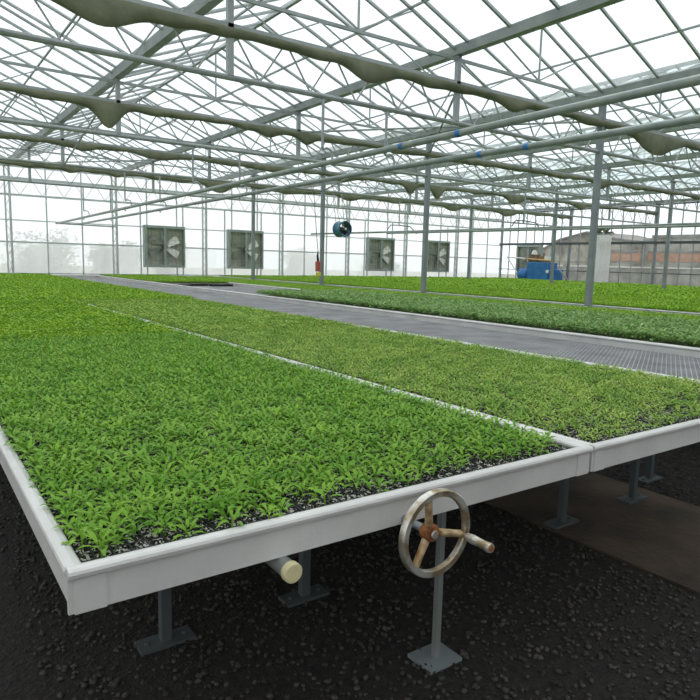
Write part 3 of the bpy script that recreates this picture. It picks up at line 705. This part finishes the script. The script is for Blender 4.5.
# ---------------------------------------------------------------- outdoors: trees, buildings
def tree(x,y,h,r,label):
    o=(x,y,FZ-.12); t=thing('tree',o,label,'tree','trees outside the back wall')
    b=MB(); b.tube([(x,y,FZ-.15),(x+.1,y,FZ+h*.4),(x,y,FZ+h*.8)],[.14,.1,.04],8)
    for k in range(7):
        a=k*2.4; b.tube([(x,y,FZ+h*(.3+.06*k)),(x+r*.6*math.cos(a),y+r*.6*math.sin(a),FZ+h*(.5+.06*k))],[.05,.02],6)
    b.build('trunk','bark',t,o)
    V=[];F=[]
    cl=[(x+r*.55*random.uniform(-1,1),y+r*.55*random.uniform(-1,1),FZ+h*random.uniform(.12,.85)) for _ in range(16)]
    for i in range(3200):
        c_=random.choice(cl); d=Vector([random.gauss(0,1) for _ in range(3)]).normalized()*r*.45*random.random()**.4
        p=Vector(c_)+d; p.z=max(p.z,FZ+.2); u=Vector([random.gauss(0,1) for _ in range(3)]).normalized()*.13; v=u.orthogonal().normalized()*.07
        n=len(V); V+=[p-u,p+v,p+u,p-v]; F.append((n,n+1,n+2,n+3))
    me=bpy.data.meshes.new('foliage'); me.from_pydata([((Vector(v)-Vector(o))*U)[:] for v in V],[],F); me.materials.append(M['foliage'])
    fo=bpy.data.objects.new('foliage',me); COL.objects.link(fo); fo.parent=t
tree(7.6,46,3.4,2.6,'leftmost misty broad bush seen low through the back wall film')
tree(12.2,46,3.3,2.0,'misty bush just left of the first wall fan')
tree(16.0,47,3.6,1.6,'faint bush between the first and second wall fans')
tree(26.2,45,3.3,1.6,'faint small tree seen behind the film left of the blue round fan')
tree(36.5,47,2.8,2.2,'faint bush behind the film right of the last back wall fan')
t=thing('concrete_shed',(52,37,FZ-.12),'weathered concrete shed with low gable seen through the right wall','building'); o=(52,37,FZ-.12)
prof=[(42.2,FZ-.12),(42.2,1.5),(39.7,2.66),(36.7,3.3),(34.4,2.75),(31.8,2.4),(31.8,FZ-.12)]
n=len(prof); MB().add([(52,a,b) for a,b in prof]+[(60,a,b) for a,b in prof],[tuple(range(n)),tuple(range(n,2*n))[::-1]]+[(i,(i+1)%n,n+(i+1)%n,n+i) for i in range(n)]).build('wall','shed',t,o)
b=MB()
for p,q in zip(prof[1:5],prof[2:6]): b.add([(51.8,p[0],p[1]),(60.2,p[0],p[1]),(60.2,q[0],q[1]),(51.8,q[0],q[1]),(51.8,p[0],p[1]+.12),(60.2,p[0],p[1]+.12),(60.2,q[0],q[1]+.12),(51.8,q[0],q[1]+.12)],[(0,1,2,3),(4,5,6,7),(0,3,7,4),(1,2,6,5),(0,1,5,4),(2,3,7,6)])
b.build('roof','roofing',t,o)
b=MB()
for z in (-.6,.6): b.box((51.93,32.0,z),(52,42.1,z+.08))
for y in (34.5,37.6,40.2): b.box((51.93,y,FZ),(52,y+.2,2.3 if y<40 else 1.9))
b.build('wall_ribs','shed2',t,o)
MB().box((51.9,31.3,.75),(51.97,34.0,1.45)).build('brick_band','brick',t,o)
MB().box((51.86,31.2,1.5),(51.97,34.4,1.72)).build('lintel_with_shadow','roofing',t,o)  # dark strip modelled in place of the lintel's shadow
t=thing('brick_building',(53,27,FZ-.12),'grey block building with a red brick band, rightmost outside','building'); o=(53,27,FZ-.12)
MB().box((53,12,FZ-.12),(62,31.7,2.75)).build('wall','shed2',t,o)
MB().box((52.94,16,.75),(53,31.2,1.45)).build('brick_band','brick',t,o)
MB().box((52.9,16,1.5),(53,31.2,1.66)).build('lintel_with_shadow','roofing',t,o)
MB().box((52.8,11.8,2.75),(62.2,30.9,2.98)).build('roof_slab','roofing',t,o)
t=thing('boundary_wall',(47,20,FZ-.12),'low grey concrete yard wall with posts outside the right wall','wall'); o=(47,20,FZ-.12)
MB().box((47,2,FZ-.12),(47.15,40,.15)).build('panel','shed2',t,o)
MB().box((46.95,2,.15),(47.2,40,.25)).build('coping','white',t,o)
b=MB()
for k in range(10): b.box((46.85,3+4*k,FZ-.12),(47.0,3.3+4*k,.3))
b.build('piers','shed',t,o)

# ---------------------------------------------------------------- light
w=bpy.data.worlds.new('overcast_sky'); SC.world=w; w.use_nodes=True; N=w.node_tree.nodes; L=w.node_tree.links
bg=N['Background']; tc=N.new('ShaderNodeTexCoord'); sp=N.new('ShaderNodeSeparateXYZ'); L.new(tc.outputs['Generated'],sp.inputs[0])
cr=N.new('ShaderNodeValToRGB'); cr.color_ramp.elements[0].position=.0; cr.color_ramp.elements[0].color=(.90,.95,1,1); cr.color_ramp.elements[1].position=.6; cr.color_ramp.elements[1].color=(1,1,1,1)
L.new(sp.outputs[2],cr.inputs[0]); L.new(cr.outputs[0],bg.inputs[0]); bg.inputs[1].default_value=1.42
sl=bpy.data.lights.new('sun','SUN'); sl.energy=.8; sl.angle=math.radians(30); so=bpy.data.objects.new('sun',sl); COL.objects.link(so); so.rotation_euler=(math.radians(-28),math.radians(12),0)
SC.view_settings.view_transform='Standard'; SC.view_settings.look='None'; SC.view_settings.gamma=1; SC.view_settings.exposure=0.0
try:
    SC.view_settings.use_curve_mapping=False
except Exception: pass
SC.cycles.transparent_max_bounces=64; SC.cycles.max_bounces=10
